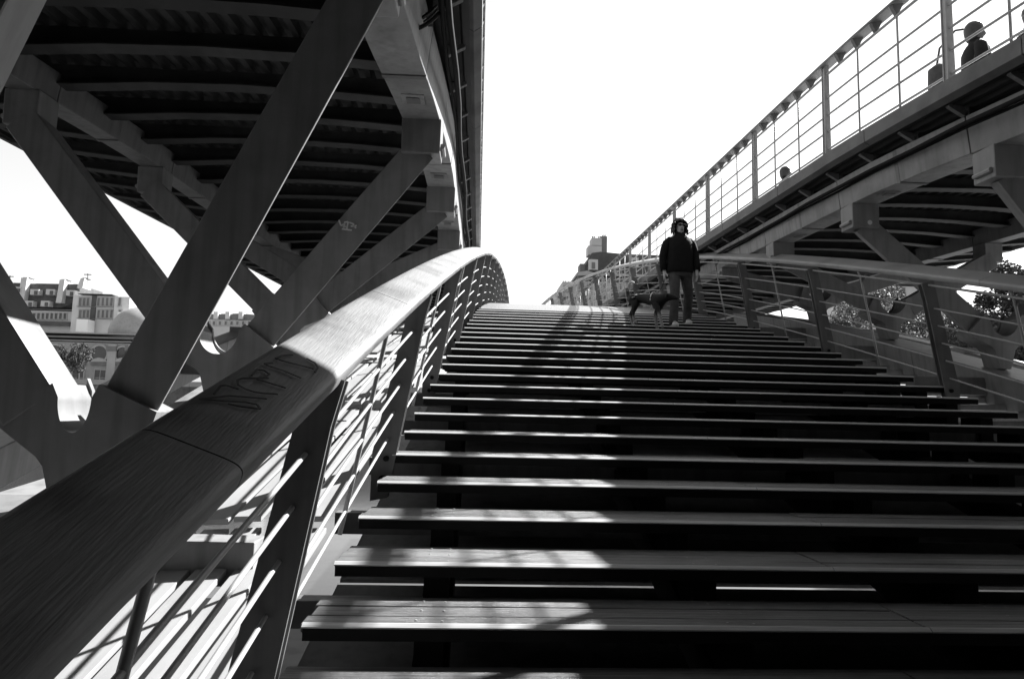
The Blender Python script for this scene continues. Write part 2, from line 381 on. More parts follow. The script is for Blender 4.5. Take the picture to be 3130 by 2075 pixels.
# ------------------------------------------------------------------ upper decks
def span(a, b, step):
    n = max(1, round((b-a)/step)); return [a+(b-a)*i/n for i in range(n+1)]
YA, YB = -14.0, 46.0
HATCH = MB()
HATCH.box(-.085, .085, -.085, .085, -.012, .0)
HATCHI = MB().box(-.05, .05, -.05, .05, -.020, -.0125)
hatch_me = HATCH.mesh('access_hatch', 'girder', bevel=.01); hatchi_me = HATCHI.mesh('hatch_cover', 'steel', bevel=.006)
def deck(side, label):
    f = lambda x: mx(side, x)
    t = thing('upper_deck', label, 'bridge deck', (f(-2.5), 0, zg(0)))
    o = Vector(t.location)
    X0, X1 = -.04, -5.35
    # corrugated soffit
    prof = []
    x = X0-.02; i = 0
    while x > X1+.05:
        prof += [(x, 0), (x-.05, 0), (x-.07, -.05), (x-.12, -.05)]; x -= .14
    rings = []
    for y in [YA, 0, 3, 3.7, 4.4, 5.1, 5.8, 6.5, 7.4, YB]:
        rings.append([(f(px), y, zt(y)-.10+pz) for px, pz in prof])
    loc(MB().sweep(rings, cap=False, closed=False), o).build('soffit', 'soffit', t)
    # walking surface
    loc(MB().sweep([[(f(X0-.015), y, zt(y)-.06), (f(X1), y, zt(y)-.06), (f(X1), y, zt(y)), (f(X0-.015), y, zt(y))] for y in [YA, 0, 3, 3.7, 4.4, 5.1, 5.8, 6.5, 7.4, YB]]), o).build('deck_surface', 'ramp', t)
    # girders in bays, with seams
    for gi in (0, 1):
        gq = gxi if gi == 0 else (lambda y: -3.64)
        for a in [1.40-2.1*7+2.1*i for i in range(0, 29)]:
            b_ = a+2.1-.012
            def ring(y, g=0):
                z = zg(y)+g; zz = z+.34; gx = gq(max(y, 0)); hw_ = .15
                if gi: z += .10; hw_ = .105
                return [(f(gx-hw_), y, z), (f(gx+hw_), y, z), (f(gx+hw_*1.25), y, zz), (f(gx-hw_*1.25), y, zz)]
            gb = loc(MB().sweep([ring(a+(b_-a)*i/3) for i in range(4)]), o).build('girder', 'girder' if gi == 0 else 'steel', t, bevel=.006)
            # seam band and hatch
            loc(MB().sweep([ring(a+.95, -.010), ring(a+1.0, -.010)]), o).build('seam', 'steel', gb)
            if a < 26 and gi == 0:
                y = a+2.1-.72
                hh = link('access_hatch', hatch_me, gb, Vector((f(gq(max(y, 0))), y, zg(y)-.002))-o, (math.atan(SL), 0, 0))
                tag(link('hatch_cover', hatchi_me, gb, Vector((f(gq(max(y, 0))), y, zg(y)-.004))-o, (math.atan(SL), 0, 0)))
    # transverse beams with bottom flange
    mb = MB()
    mb.box(f(X0-.14), f(X1+.15), -.012, .012, -.40, -.155)
    mb.v = [(x, y, z if z > -.3 else (-.40 if abs(x-f(-2))<3 else z)) for x, y, z in mb.v]
    web = MB(); xs = [-.36, -.70, -1.4, -2.1, -2.8, -3.4, -3.9, -4.4, -4.9, -5.3]
    dz = [-.30, -.33, -.29, -.275, -.29, -.33, -.33, -.28, -.23, -.19]
    web.sweep([[(f(x), -.012, -.152), (f(x), .012, -.152), (f(x), .012, q), (f(x), -.012, q)] for x, q in zip(xs, dz)])
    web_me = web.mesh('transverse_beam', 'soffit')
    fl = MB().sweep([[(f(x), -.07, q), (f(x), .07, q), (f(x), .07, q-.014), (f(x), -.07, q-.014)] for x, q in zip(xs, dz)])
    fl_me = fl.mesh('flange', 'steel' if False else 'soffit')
    # edge bracket from girder to fascia
    eb = MB().sweep([[(f(-.31), -.022, -.16), (f(-.31), .022, -.16), (f(-.31), .022, -.25), (f(-.31), -.022, -.25)], [(f(-.165), -.022, -.14), (f(-.165), .022, -.14), (f(-.165), .022, -.165), (f(-.165), -.022, -.165)]]).mesh('edge_bracket', 'girder', bevel=.004)
    y = 1.40-.7*22
    while y < YB-1:
        b1 = link('transverse_beam', web_me, t, Vector((0, y, zt(y)))-o)
        b2 = link('flange', fl_me, b1)
        link('edge_bracket', eb, t, Vector((0, y, zt(y)))-o)
        y += .7
    # inner edge fascia in lengths
    ys = span(YA, YB, 2.1)
    for a, b_ in zip(ys[:-1], ys[1:]):
        b_ -= .008
        r_ = lambda y: [(f(X0), y, zt(y)-.13), (f(X0), y, zt(y)+.012), (f(X0-.125), y, zt(y)+.012), (f(X0-.125), y, zt(y)-.13), (f(X0-.06), y, zt(y)-.17)]
        loc(MB().sweep([r_(a+(b_-a)*i/3) for i in range(4)]), o).build('edge_fascia', 'fascia', t, bevel=.004)
    # outer fascia
    for a, b_ in zip(ys[:-1], ys[1:]):
        b_ -= .008
        r_ = lambda y: [(f(X1), y, zt(y)-.17), (f(X1-.05), y, zt(y)-.17), (f(X1-.05), y, zt(y)+.02), (f(X1), y, zt(y)+.02)]
        loc(MB().sweep([r_(a+(b_-a)*i/3) for i in range(4)]), o).build('outer_fascia', 'fascia', t)
    # conduits in the slot between girder and edge
    for cx, cz, r_ in ((-.235, -.355, .022), (-.275, -.37, .014)):
        pts = [(f(cx+.012*math.sin(y*2.1+cx*40)), y, zt(y)+cz-.01*abs(math.sin(y*2.24))) for y in span(YA, YB, .7)]
        loc(MB().tube(pts, r_, 6), o).build('conduit', 'dark', t, smooth=True)
    return t, o
deckL, odL = deck(-1, 'left upper deck seen from beneath, ribbed dark underside and pale girders')
deckR, odR = deck(1, 'right upper deck with girder and railed edge above the stair')
# the two decks join in one slab overhead, behind the head of the opening
ap = thing('deck_slab', 'deck slab joining both upper decks overhead at the foot of the opening', 'bridge deck', (XC, 2, zt0(2)))
for i in range(8):
    x0 = 0+.03+i*.4825
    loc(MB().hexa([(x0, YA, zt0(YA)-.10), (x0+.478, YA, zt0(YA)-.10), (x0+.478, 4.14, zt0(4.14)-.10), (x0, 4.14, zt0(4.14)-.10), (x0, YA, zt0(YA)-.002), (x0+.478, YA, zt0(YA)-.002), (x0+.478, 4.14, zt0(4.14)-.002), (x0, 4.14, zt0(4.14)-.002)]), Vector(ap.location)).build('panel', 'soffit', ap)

# ------------------------------------------------------------------ deck railings (inner edges)
DH = [.985, .70, .49, .29, .075]
def deck_railing(side, label):
    f = lambda x: mx(side, x); s = 1 if side < 0 else -1
    X = -.10
    t = thing('deck_railing', label, 'railing', (f(X), 4.2, zt(4.2))); o = Vector(t.location)
    a0, a1 = 4.0, 44.0
    ys = span(a0, a1, 2.08)
    for a, b_ in zip(ys[:-1], ys[1:]):
        b_ -= .006
        r_ = lambda y: [(f(X+.07), y, zt(y)+1.085), (f(X+.075), y, zt(y)+1.115), (f(X-.09), y, zt(y)+1.150), (f(X-.10), y, zt(y)+1.118)]
        loc(MB().sweep([r_(a+(b_-a)*i/3) for i in range(4)]), o).build('handrail', 'hrail', t, bevel=.008)
    for h in DH:
        pts = [(f(X+(0 if h > .9 else .0)), y, zt(y)+h) for y in span(a0, a1, .7)]
        loc(MB().tube(pts, .012 if h < .9 else .015, 6), o).build('rail', 'rail', t, smooth=True)
    post = MB()
    for dy in (-.028, .028): post.prism([(f(X-.034), 0.005), (f(X+.034), 0.005), (f(X+.028), 1.09), (f(X-.028), 1.105)], dy-.006, dy+.006)
    post.box(f(X)-.022, f(X)+.022, -.0215, .0215, .013, 1.08)
    post_me = post.mesh('post', 'rail')
    bal_me = MB().tube([(f(X), 0, .0), (f(X), 0, 1.0)], .0115, 6).mesh('baluster', 'rail', True)
    br_me = MB().prism([(f(X-.01), 1.0), (f(X+.012), .985), (f(X+.06), 1.082), (f(X-.06), 1.107)], -.022, .022).mesh('rail_bracket', 'steel')
    base = 5.47-2.08; y = base
    while y < 44:
        if y > a0-.1:
            link('post', post_me, t, Vector((0, y, zt(y)))-o)
        for q in (.69, 1.39):
            if a0 < y+q < 43.5: link('baluster', bal_me, t, Vector((0, y+q, zt(y+q)))-o)
        if y < 26:
            for q in (.345, .69, 1.04, 1.39, 1.735):
                if a0 < y+q: link('rail_bracket', br_me, t, Vector((0, y+q, zt(y+q)))-o)
        y += 2.08
    return t
deck_railing(1, 'railing of thin rods along the right upper deck, against white sky')
deck_railing(-1, 'railing along the inner edge on top of the left upper deck')

# ------------------------------------------------------------------ V struts
names = {-1: ['nearest V strut at the left picture edge, dark and cut by the frame', 'big V strut under the left deck whose broad leg crosses the whole upper left', 'second broad V strut under the left deck with pale scrawl on its leg', 'V strut under the left deck, third from the big crossing leg, rising behind the handrail', 'fourth V strut under the left deck, near the bend of the handrail', 'farthest short V strut under the left deck'],
          1: ['nearest V strut under the right deck, outside the right picture edge', 'V strut under the right deck, second from the camera', 'V strut at the right picture edge whose dark leg stands before the trees', 'V strut under the right deck with a pale dot on its leg head', 'V strut under the right deck just right of the walking woman', 'farthest short V strut under the right deck']}
def strut(side, i):
    d = PLANES[i]; f = lambda x: mx(side, x)
    t = thing('v_strut', names[side][i], 'strut', (f(-2.07), d, zc(d)-.35), 'steel V struts carrying the %s deck' % ('left' if side < 0 else 'right'))
    o = Vector(t.location); c = (-1.80, -1.83, -2.0, -2.05, -2.07, -2.07)[i]; lo_ = .20 if i < 2 else .26; zb = zc(d); zh = zg(d)-(.08 if i < 2 else .24)
    if zh < zb+.45: zh = zb+.45
    W = .085                                    # half width in Y
    hw = .135                                   # half thickness in the XZ plane
    for sg, gx in ((1, gxi(d)), (-1, -3.64)):
        oz = .10 if sg < 0 else 0.; hx_ = .155 if sg > 0 else .13
        B = Vector((c+sg*lo_, 0, zb+.10)); Tt = Vector((gx, 0, zh+oz))
        u = (Tt-B).normalized(); n = Vector((u.z, 0, -u.x)); bk_ = .5 if sg > 0 else .9; W = .085 if sg > 0 else .13
        def ring(p, k=1, w=1): return [(f(p.x+n.x*hw*k), d-W*w, p.z+n.z*hw*k), (f(p.x+n.x*hw*k*bk_), d+W*w, p.z+n.z*hw*k*bk_), (f(p.x-n.x*hw*k*bk_), d+W*w, p.z-n.z*hw*k*bk_), (f(p.x-n.x*hw*k), d-W*w, p.z-n.z*hw*k)]
        lg = loc(MB().sweep([ring(B), ring(B.lerp(Tt, .5), .98), ring(Tt, .94)]), o).build('leg', 'strut', t, bevel=.008)
        # knee and head piece up to the girder
        hd = MB().sweep([[(f(gx-hx_), d-.128, zh+oz-.05), (f(gx+hx_), d-.128, zh+oz-.05), (f(gx+hx_), d+.128, zh+oz-.05), (f(gx-hx_), d+.128, zh+oz-.05)],
                         [(f(gx-hx_-.005), d-.13, zg(d)+oz-.003), (f(gx+hx_+.005), d-.13, zg(d)+oz-.003), (f(gx+hx_+.005), d+.13, zg(d)+oz-.003), (f(gx-hx_-.005), d+.13, zg(d)+oz-.003)]])
        h_ = loc(hd, o).build('head_bracket', 'strut', t, bevel=.01)
        loc(MB().tube([(f(gx+(hx_+.015)*(1 if sg > 0 else -1)), d-.10, zh+oz+.02), (f(gx+(hx_+.015)*(1 if sg > 0 else -1)), d+.10, zh+oz+.02)], .022, 8), o).build('hinge_pin', 'rail', h_)
    # cradle: U-shaped casting joining the legs, with flanged lip and foot
    u1 = (Vector((gxi(d), 0, zh))-Vector((c+lo_, 0, zb+.10))).normalized(); n1 = Vector((u1.z, 0, -u1.x))
    inner, outer = [], []
    B = Vector((c+lo_, 0, zb+.10)); ib = B-n1*(hw+.004); ob_ = B+n1*(hw+.02)
    top = B+u1*.07; it = top-n1*(hw+.004)
    half = [(it.x-c, it.z), (ib.x-c, ib.z)]
    # round bottom
    r0 = ib.x-c
    for j in range(1, 15):
        a = j/14*math.pi/2
        half.append((r0*math.cos(a), zb+(ib.z-zb)*(1-math.sin(a))))
    left = [(-x, z) for x, z in half[::-1][1:]]
    innerp = half+left
    ot = top+n1*(hw+.012)
    outerp = [(ot.x-c, ot.z), (ob_.x-c, ob_.z-.01), (.13, zb-.13), (.065, zb-.37), (-.065, zb-.37), (-.13, zb-.13), (-ob_.x+c, ob_.z-.01), (-ot.x+c, ot.z)]
    # body: sweep strips between inner and outer curves, built as cross sections
    m_ = MB(); k = len(innerp)
    def interp(pl, q):
        q *= len(pl)-1; i0 = min(int(q), len(pl)-2); w = q-i0
        return (pl[i0][0]*(1-w)+pl[i0+1][0]*w, pl[i0][1]*(1-w)+pl[i0+1][1]*w)
    rings = []
    for j in range(k):
        a = innerp[j]; b_ = interp(outerp, j/(k-1))
        rings.append([(f(c+a[0]), d-.135, a[1]), (f(c+a[0]), d+.135, a[1]), (f(c+b_[0]), d+.12, b_[1]), (f(c+b_[0]), d-.12, b_[1])])
    loc(m_.sweep(rings), o).build('cradle', 'strut', t, smooth='auto')
    lip = MB(); rings = []
    for j in range(k):
        a = innerp[j]
        rings.append([(f(c+a[0]), d+.137, a[1]+.035), (f(c+a[0]), d+.165, a[1]+.035), (f(c+a[0]), d+.165, a[1]-.05), (f(c+a[0]), d+.137, a[1]-.05)])
    loc(lip.sweep(rings), o).build('lip', 'strut', t, smooth='auto')
    return t, o
for sd in (-1, 1):
    for i in range(6):
        if sd > 0 and i < 1: continue
        tt, oo = strut(sd, i)
        if sd < 0 and i == 2:
            g_ = MB(); cxs = [((1036, 673), (1042, 690)), ((1042, 690), (1054, 684)), ((1054, 684), (1050, 697)), ((1052, 680), (1064, 678)), ((1064, 678), (1060, 700)), ((1068, 680), (1082, 686)), ((1076, 682), (1088, 698)), ((1045, 700), (1075, 704)), ((1072, 692), (1090, 690)), ((1048, 692), (1062, 694))]
            for (a, b_) in cxs:
                A_, B_ = ray(*a)*(PLANES[2]-.127), ray(*b_)*(PLANES[2]-.127)
                g_.bar(A_, B_, .012, .002, (B_-A_).cross(Vector((0, 1, 0))))
            q = loc(g_, oo).build('scrawl', 'chalk', tt); q['label'] = 'pale scratched scrawl on the strut leg'
        if sd > 0 and i == 3:
            for px, py in ((2613, 592), (2659, 680)):
                p = ray(px, py)*(PLANES[3]-.128)
                loc(MB().lathe([(.028, -.001), (.028, .001), (.001, .0012)], (0, 0, 0), 10), Vector((0, 0, 0))).build('sticker', 'chalk', tt)
                bpy.context.view_layer.update()
                s_ = C.objects[-1] if False else tt.children[-1]
                s_.location = p-oo; s_.rotation_euler = (R(90), 0, 0)

# ------------------------------------------------------------------ arches below the struts
def arch(side, label):
    f = lambda x: mx(side, x); X = XL if side < 0 else XR; s = 1 if side < 0 else -1
    t = thing('bridge_arch', label, 'arch', (f(-2.07), 3, zc(3)-.8)); o = Vector(t.location)
    seams = [-1.75+2.1*i for i in range(9)]
    for xc, w, top, dep in ((-2.07, .27, -.36, .40), (-3.3, .14, -.5, .30)):
        for a, b_ in zip(seams[:-1], seams[1:]):
            rings = []
            for i in range(5):
                d = a+(b_-.006-a)*i/4; z = zc(d)+top
                rings.append([(f(xc-w), d, z), (f(xc+w), d, z), (f(xc+w*.8), d, z-dep), (f(xc-w*.8), d, z-dep)])
            loc(MB().sweep(rings), o).build('rib', 'strut', t, bevel=.008)
    for d in PLANES:                       # cross arms under each cradle
        z = zc(d)-.46
        loc(MB().sweep([[(f(-3.45), d-.09, z), (f(-3.45), d+.09, z), (f(-3.45), d+.09, z-.2), (f(-3.45), d-.09, z-.2)],
                        [(f(-1.0), d-.09, z-.02), (f(-1.0), d+.09, z-.02), (f(-1.0), d+.09, z-.22), (f(-1.0), d-.09, z-.22)]]), o).build('cross_arm', 'strut', t, bevel=.006)
    return t, o, f, X, s
aL, oaL, fL, xL_, sL_ = arch(-1, 'left bridge arch with pale sunlit cover plates beside the balustrade')
aR, oaR, fR, xR_, sR_ = arch(1, 'right bridge arch with a ladder of short plates, in shade')
# sunlit cover on the left: long pale slats, one set per bay, overlapping
for i, a in enumerate([-.55+2.1*i for i in range(7)]):
    b_ = a+2.12
    for n_ in range(8):
        e = random.uniform(-.008, .008); w0, w1 = n_*.165, n_*.165+(.128 if n_ % 2 else .138)
        rings = []
        for j in range(5):
            d = a+(b_-a)*j/4; z = zs(d)-.10+.035-.07*(j/4)+e
            p0, p1 = XL(d)-.20-w0, XL(d)-.20-w1
            if p1 < -1.75: p0, p1 = -1.70-.001*n_, -1.75-.001*n_
            rings.append([(p0, d, z-.04*w0), (p0, d, z-.04*w0-.03), (p1, d, z-.04*w1-.03), (p1, d, z-.04*w1)])
        loc(MB().sweep(rings), oaL).build('cover_slat', 'plate', aL, bevel=.004)
# ladder plates on the right, between stair and rib
for i in range(44):
    d = 1.2+i*.30; z = zs(d)-.40
    x0, x1 = XR(d)+.12, 5.85
    wv = .10+.04*((i*7) % 3)
    loc(MB().hexa([(x0, d, z-.02), (x1, d, z-.02), (x1, d+wv, z-.02), (x0, d+wv, z-.02), (x0, d, z+.01), (x1, d, z+.05), (x1, d+wv, z+.05), (x0, d+wv, z+.01)]), oaR).build('ladder_plate', 'strut', aR)

# ------------------------------------------------------------------ loose cables hanging at the left girder
cb = thing('cable_loop', 'loop of dark cables drooping below the left deck girder', 'cables', (-.35, 4.2, 2.35)); oc = Vector(cb.location)
for j, (a, b_, sag, r_) in enumerate((((1160, 52), (1345, 40), 75, .013), ((1165, 60), (1335, 18), 52, .008), ((1180, 66), (1330, 25), 48, .006), ((1165, 58), (1338, 30), 66, .006))):
    pts = []
    for i in range(13):
        q = i/12; px = a[0]+(b_[0]-a[0])*q; py = a[1]+(b_[1]-a[1])*q+sag*4*q*(1-q)*.62
        pts.append(ray(px, py)*(4.02+.03*j))
    loc(MB().tube(pts, r_, 6), oc).build('cable', 'black', cb, smooth=True)

# ------------------------------------------------------------------ people and dog
def skinmesh(name, nodes, edges, m, parent, root='pelvis', sub=1):
    keys = list(nodes); idx = {k: i for i, k in enumerate(keys)}
    me = bpy.data.meshes.new(name); me.from_pydata([nodes[k][0] for k in keys], [(idx[a], idx[b]) for a, b in edges], [])
    me.materials.append(M[m]); o = link(name, me, parent)
    o.modifiers.new('skin', 'SKIN'); sv = me.skin_vertices[0].data
    for k in keys:
        rr = nodes[k][1]; sv[idx[k]].radius = rr if isinstance(rr, tuple) else (rr, rr)
        sv[idx[k]].use_root = (k == root)
    sm = o.modifiers.new('sub', 'SUBSURF'); sm.levels = sub; sm.render_levels = sub
    o.modifiers['skin'].use_smooth_shade = True
    return o
def loft(mb, rings, n=14, e=.8):              # rings: (cx, cy, cz, rx, ry)
    out = []
    for cx, cy, cz, rx, ry in rings:
        q = []
        for j in range(n):
            a = 2*math.pi*j/n; c_, s_ = math.cos(a), math.sin(a)
            q.append((cx+rx*math.copysign(abs(c_)**e, c_), cy+ry*math.copysign(abs(s_)**e, s_), cz))
        out.append(q)
    return mb.sweep(out)
def limb(mb, pts, n=10):                      # pts: ((x,y,z), r)
    ps = [Vector(p) for p, r in pts]; rings = []
    for i, p in enumerate(ps):
        t = (ps[min(i+1, len(ps)-1)]-ps[max(i-1, 0)]).normalized(); a = t.cross(Vector((0, 1, 0)))
        if a.length < .1: a = t.cross(Vector((1, 0, 0)))
        a.normalize(); b = t.cross(a)
        rings.append([p+(a*math.cos(2*math.pi*j/n)+b*math.sin(2*math.pi*j/n))*pts[i][1] for j in range(n)])
    return mb.sweep(rings)
def person(label, loc_, rz, sc=1.0, walk=True, hair='bob', coat='jacket', trouser='trouser', shoe='shoe', glasses=False, footL=(.20, .30, .11), bag=None, far=False):
    t = thing('person', label, 'person', loc_, None, rz); t.scale = (sc,)*3
    fl = Vector(footL)
    J = {'pelvis': ((0, 0, .93), .11), 'waist': ((0, 0, 1.08), .10), 'chest': ((0, .01, 1.30), .12), 'neck': ((0, 0, 1.455), .05),
         'jaw': ((0, -.025, 1.535), .062), 'head': ((0, -.015, 1.60), .082), 'crown': ((0, 0, 1.665), .068), 'nose': ((0, -.115, 1.575), .014)}
    E_ = [('pelvis', 'waist'), ('waist', 'chest'), ('chest', 'neck'), ('neck', 'jaw'), ('jaw', 'head'), ('head', 'crown'), ('head', 'nose')]
    for sgn, n in ((-1, 'r'), (1, 'l')):
        sw = -.05*sgn if walk else 0
        J['sh'+n] = ((sgn*.17, .01, 1.40), .055); J['el'+n] = ((sgn*.245, .03+sw*.4, 1.13), .042); J['wr'+n] = ((sgn*.245, -.03+sw, .90), .028)
        J['pm'+n] = ((sgn*.243, -.04+sw, .845), .030)
        E_ += [('chest', 'sh'+n), ('sh'+n, 'el'+n), ('el'+n, 'wr'+n), ('wr'+n, 'pm'+n)]
        if not far:
            for q in range(4):
                y = -.075+q*.022+sw; L = (.075, .085, .08, .062)[q]
                J['fa%d%s' % (q, n)] = ((sgn*.245, y, .80), .0105); J['fb%d%s' % (q, n)] = ((sgn*(.24-.012), y+.006, .80-L), .008)
                E_ += [('pm'+n, 'fa%d%s' % (q, n)), ('fa%d%s' % (q, n), 'fb%d%s' % (q, n))]
            J['ta'+n] = ((sgn*.225, -.085+sw, .83), .011); J['tb'+n] = ((sgn*.215, -.10+sw, .785), .009)
            E_ += [('pm'+n, 'ta'+n), ('ta'+n, 'tb'+n)]
    legs = {'r': [Vector((-.09, 0, .90)), Vector((-.095, -.04, .50)), Vector((-.10, .01, .09))], 'l': [Vector((.09, 0, .90)), Vector((.09, 0, .90)).lerp(fl+Vector((0, .06, .09)), .5)+Vector((0, -.10, 0)), fl+Vector((0, .05, .09))]}
    for n in 'rl':
        h, k, a = legs[n]
        J['hp'+n] = (tuple(h), .085); J['kn'+n] = (tuple(k), .055); J['an'+n] = (tuple(a), .04); J['to'+n] = (tuple(a+Vector((0, -.15, -.055))), .032)
        E_ += [('pelvis', 'hp'+n), ('hp'+n, 'kn'+n), ('kn'+n, 'an'+n), ('an'+n, 'to'+n)]
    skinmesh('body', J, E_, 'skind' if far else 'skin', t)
    jk = MB()
    loft(jk, [(0, .0, .86, .205, .145), (0, 0, .90, .215, .150), (0, 0, 1.05, .20, .140), (0, .005, 1.22, .205, .145), (0, .01, 1.34, .205, .135), (0, .01, 1.415, .17, .105), (0, .005, 1.455, .095, .075), (0, 0, 1.50, .072, .068), (0, 0, 1.515, .060, .055)])
    for sgn in (-1, 1):
        sw = -.05*sgn if walk else 0
        limb(jk, [((sgn*.07, .01, 1.395), .05), ((sgn*.15, .01, 1.378), .066), ((sgn*.205, .015, 1.325), .072), ((sgn*.236, .02, 1.24), .070), ((sgn*.255, .03+sw*.4, 1.12), .066), ((sgn*.258, 0+sw*.7, 1.0), .060), ((sgn*.252, -.03+sw, .895), .052)])
    jk.build('jacket', coat, t, smooth=True)
    tr_ = MB()
    loft(tr_, [(0, 0, .80, .165, .115), (0, 0, .88, .19, .125), (0, 0, .98, .175, .12)])
    for n in 'rl':
        h, k, a = legs[n]
        limb(tr_, [(h+Vector((0, 0, .02)), .098), (h.lerp(k, .4), .092), (k, .074), (k.lerp(a, .5), .070), (a+Vector((0, 0, .02)), .072), (a+Vector((0, -.005, -.05)), .070)])
    tr_.build('trousers', trouser, t, smooth=True)
    for n in 'rl':
        a = legs[n][2]; s_ = MB()
        loft(s_, [(a.x, a.y-.05, a.z-.088, .042, .125), (a.x, a.y-.05, a.z-.06, .046, .13), (a.x, a.y-.045, a.z-.035, .042, .115), (a.x, a.y-.01, a.z-.005, .036, .065)], e=.9)
        s_.build('shoe', shoe, t, smooth=True)
    hm = MB()
    if hair == 'bob':
        # cap open at the face, flared to both sides
        for th0, th1, in ((0, 1),):
            rings = []
            for i in range(9):
                q = i/8; z = 1.752-.235*q; rr = [.03, .082, .100, .108, .112, .116, .118, .112, .094][i]
                row = []
                for j in range(17):
                    a = R(-25)+R(230)*j/16
                    w = 1+.06*math.sin(7*a+i*1.3)
                    row.append((rr*1.06*w*math.cos(a), -.005+rr*w*math.sin(a)*(1.0 if math.sin(a) > 0 else .8), z))
                rings.append(row)
            hm.sweep(rings, cap=False, closed=False)
            # fringe over the forehead
            rings = []
            for i in range(4):
                z = 1.725-.022*i; rr = (.02, .075, .098, .098)[i]
                rings.append([(rr*math.cos(R(195+15*j)), -.012+rr*math.sin(R(195+15*j))*1.0, z+.018+.008*math.sin(j*2.2)) for j in range(11)])
            hm.sweep(rings, cap=False, closed=False)
        rc = random.Random(4)
        for k_ in range(130):                      # loose curls round the outline
            a = R(-32)+R(244)*rc.random(); z = rc.uniform(1.52, 1.745); rr = (.112 if z < 1.66 else .112-(z-1.66)*.75)*rc.uniform(.92, 1.06)
            p_ = Vector((rr*1.05*math.cos(a), rr*math.sin(a)*.95, z)); limb(hm, [(p_, .011), (p_+Vector((.010*math.cos(a), .010*math.sin(a), -.022)), .011), (p_+Vector((.012*math.cos(a), .006, -.045)), .004)], 5)
    else:
        loft(hm, [(0, .045, 1.50, .055, .045), (0, .035, 1.545, .082, .075), (0, .02, 1.60, .094, .098), (0, .015, 1.645, .098, .105), (0, .012, 1.69, .088, .095), (0, .01, 1.725, .06, .068), (0, .01, 1.738, .02, .02)], e=1)
    hm.build('hair', 'hair', t, smooth=True)
    if glasses:
        g = MB()
        for sgn in (-1, 1): loft(g, [(sgn*.036, -.102, 1.588, .020, .006), (sgn*.036, -.106, 1.600, .031, .009), (sgn*.036, -.106, 1.616, .032, .009), (sgn*.036, -.100, 1.626, .026, .006)], 10)
        g.box(-.012, .012, -.112, -.104, 1.608, 1.616)
        for sgn in (-1, 1): g.box(sgn*.066-.004, sgn*.066+.012*0+.004, -.10, .0, 1.612, 1.618)
        g.build('sunglasses', 'lens', t)
        m_ = MB(); loft(m_, [(0, -.092, 1.527, .020, .006), (0, -.094, 1.532, .024, .008), (0, -.092, 1.538, .020, .006)], 8); m_.build('mouth', 'furt', t)
    return t
kw = 18; dw = D0+T*kw
w_ = person('woman in black jacket and sunglasses walking down the steps with a dog', (3.11, dw+.16, zs(dw)), R(4), 1.0, True, 'bob', 'jacket', 'trouser', 'shoe', True, (.29, .40, zs(dw+T)-zs(dw)))
for dd, xx, lab, h in ((7.50, 5.86, 'pedestrian with dark hair and dark coat walking behind the rods of the right deck railing', 1), (7.24, 6.35, 'dark-clothed pedestrian cut by the right picture edge on the upper deck', 1.05)):
    p_ = person(lab, (xx, dd, zt(dd)), R(70) if h == 1 else R(-80), h, True, 'short', 'coat', 'trouser', 'shoe', far=True)
person('distant pedestrian on the right deck, only the head above the edge', (6.0, 12.87, zt(12.87)), R(60), 1.0, True, 'short', 'coat', far=True)
v = ray(1536, 905); d = 14.
while d < 32 and v.z*d-1.72 > zs(d)+.0: d += .05
d = 14.; best = (9, 14)
while d < 33:
    e = abs(v.z*d-1.70-zs(d)); best = min(best, (e, d)); d += .05
d = best[1]; person('tiny far pedestrian just over the top of the ramp', (v.x*d, d, zs(d)), 0, 1.0, False, 'short', 'coat', far=True)
bk = thing('shoulder_bag', 'grey shoulder bag carried by a pedestrian on the right deck', 'bag', (5.30, 7.35, 3.80))
b_ = MB(); loft(b_, [(0, 0, .0, .10, .06), (0, 0, .05, .15, .08), (0, 0, .28, .14, .08), (.02, 0, .36, .06, .04)]); b_.build('pouch', 'bag', bk, smooth=True)
MB().tube([(-.05, 0, .3), (0, 0, .55), (.2, 0, .78), (.3, 0, .80)], .012).build('strap', 'bag', bk)

# dog, coming down the steps
def furmat():
    m = bpy.data.materials.new('dog_coat'); m.use_nodes = True; n, l = m.node_tree.nodes, m.node_tree.links
    b = n['Principled BSDF']; b.inputs['Roughness'].default_value = .6; b.inputs['Specular IOR Level'].default_value = .3
    tc = n.new('ShaderNodeTexCoord'); sx = n.new('ShaderNodeSeparateXYZ'); l.new(tc.outputs['Object'], sx.inputs[0])
    ns = n.new('ShaderNodeTexNoise'); ns.inputs['Scale'].default_value = 18; l.new(tc.outputs['Object'], ns.inputs['Vector'])
    ad = n.new('ShaderNodeMath'); ad.operation = 'MULTIPLY_ADD'; l.new(ns.outputs['Fac'], ad.inputs[0]); ad.inputs[1].default_value = .14; l.new(sx.outputs['Z'], ad.inputs[2])
    rp = n.new('ShaderNodeValToRGB'); e = rp.color_ramp.elements
    e[0].position = .29; e[0].color = (.24, .24, .24, 1); e[1].position = .35; e[1].color = (.009, .009, .009, 1)
    q = rp.color_ramp.elements.new(.745); q.color = (.009, .009, .009, 1); q = rp.color_ramp.elements.new(.775); q.color = (.5, .5, .5, 1)
    l.new(ad.outputs[0], rp.inputs[0]); l.new(rp.outputs[0], b.inputs['Base Color']); return m
M['dog'] = furmat()
kd = 17; dd = D0+T*kd; zf = zs(dd); zh_ = zs(dd+T)-zf
hx, hy = 2.36, dd+T+.12
dg = thing('dog', 'black dog with tan legs and raised white-tipped tail beside the woman', 'dog', (hx, hy, zf), None, R(-47))
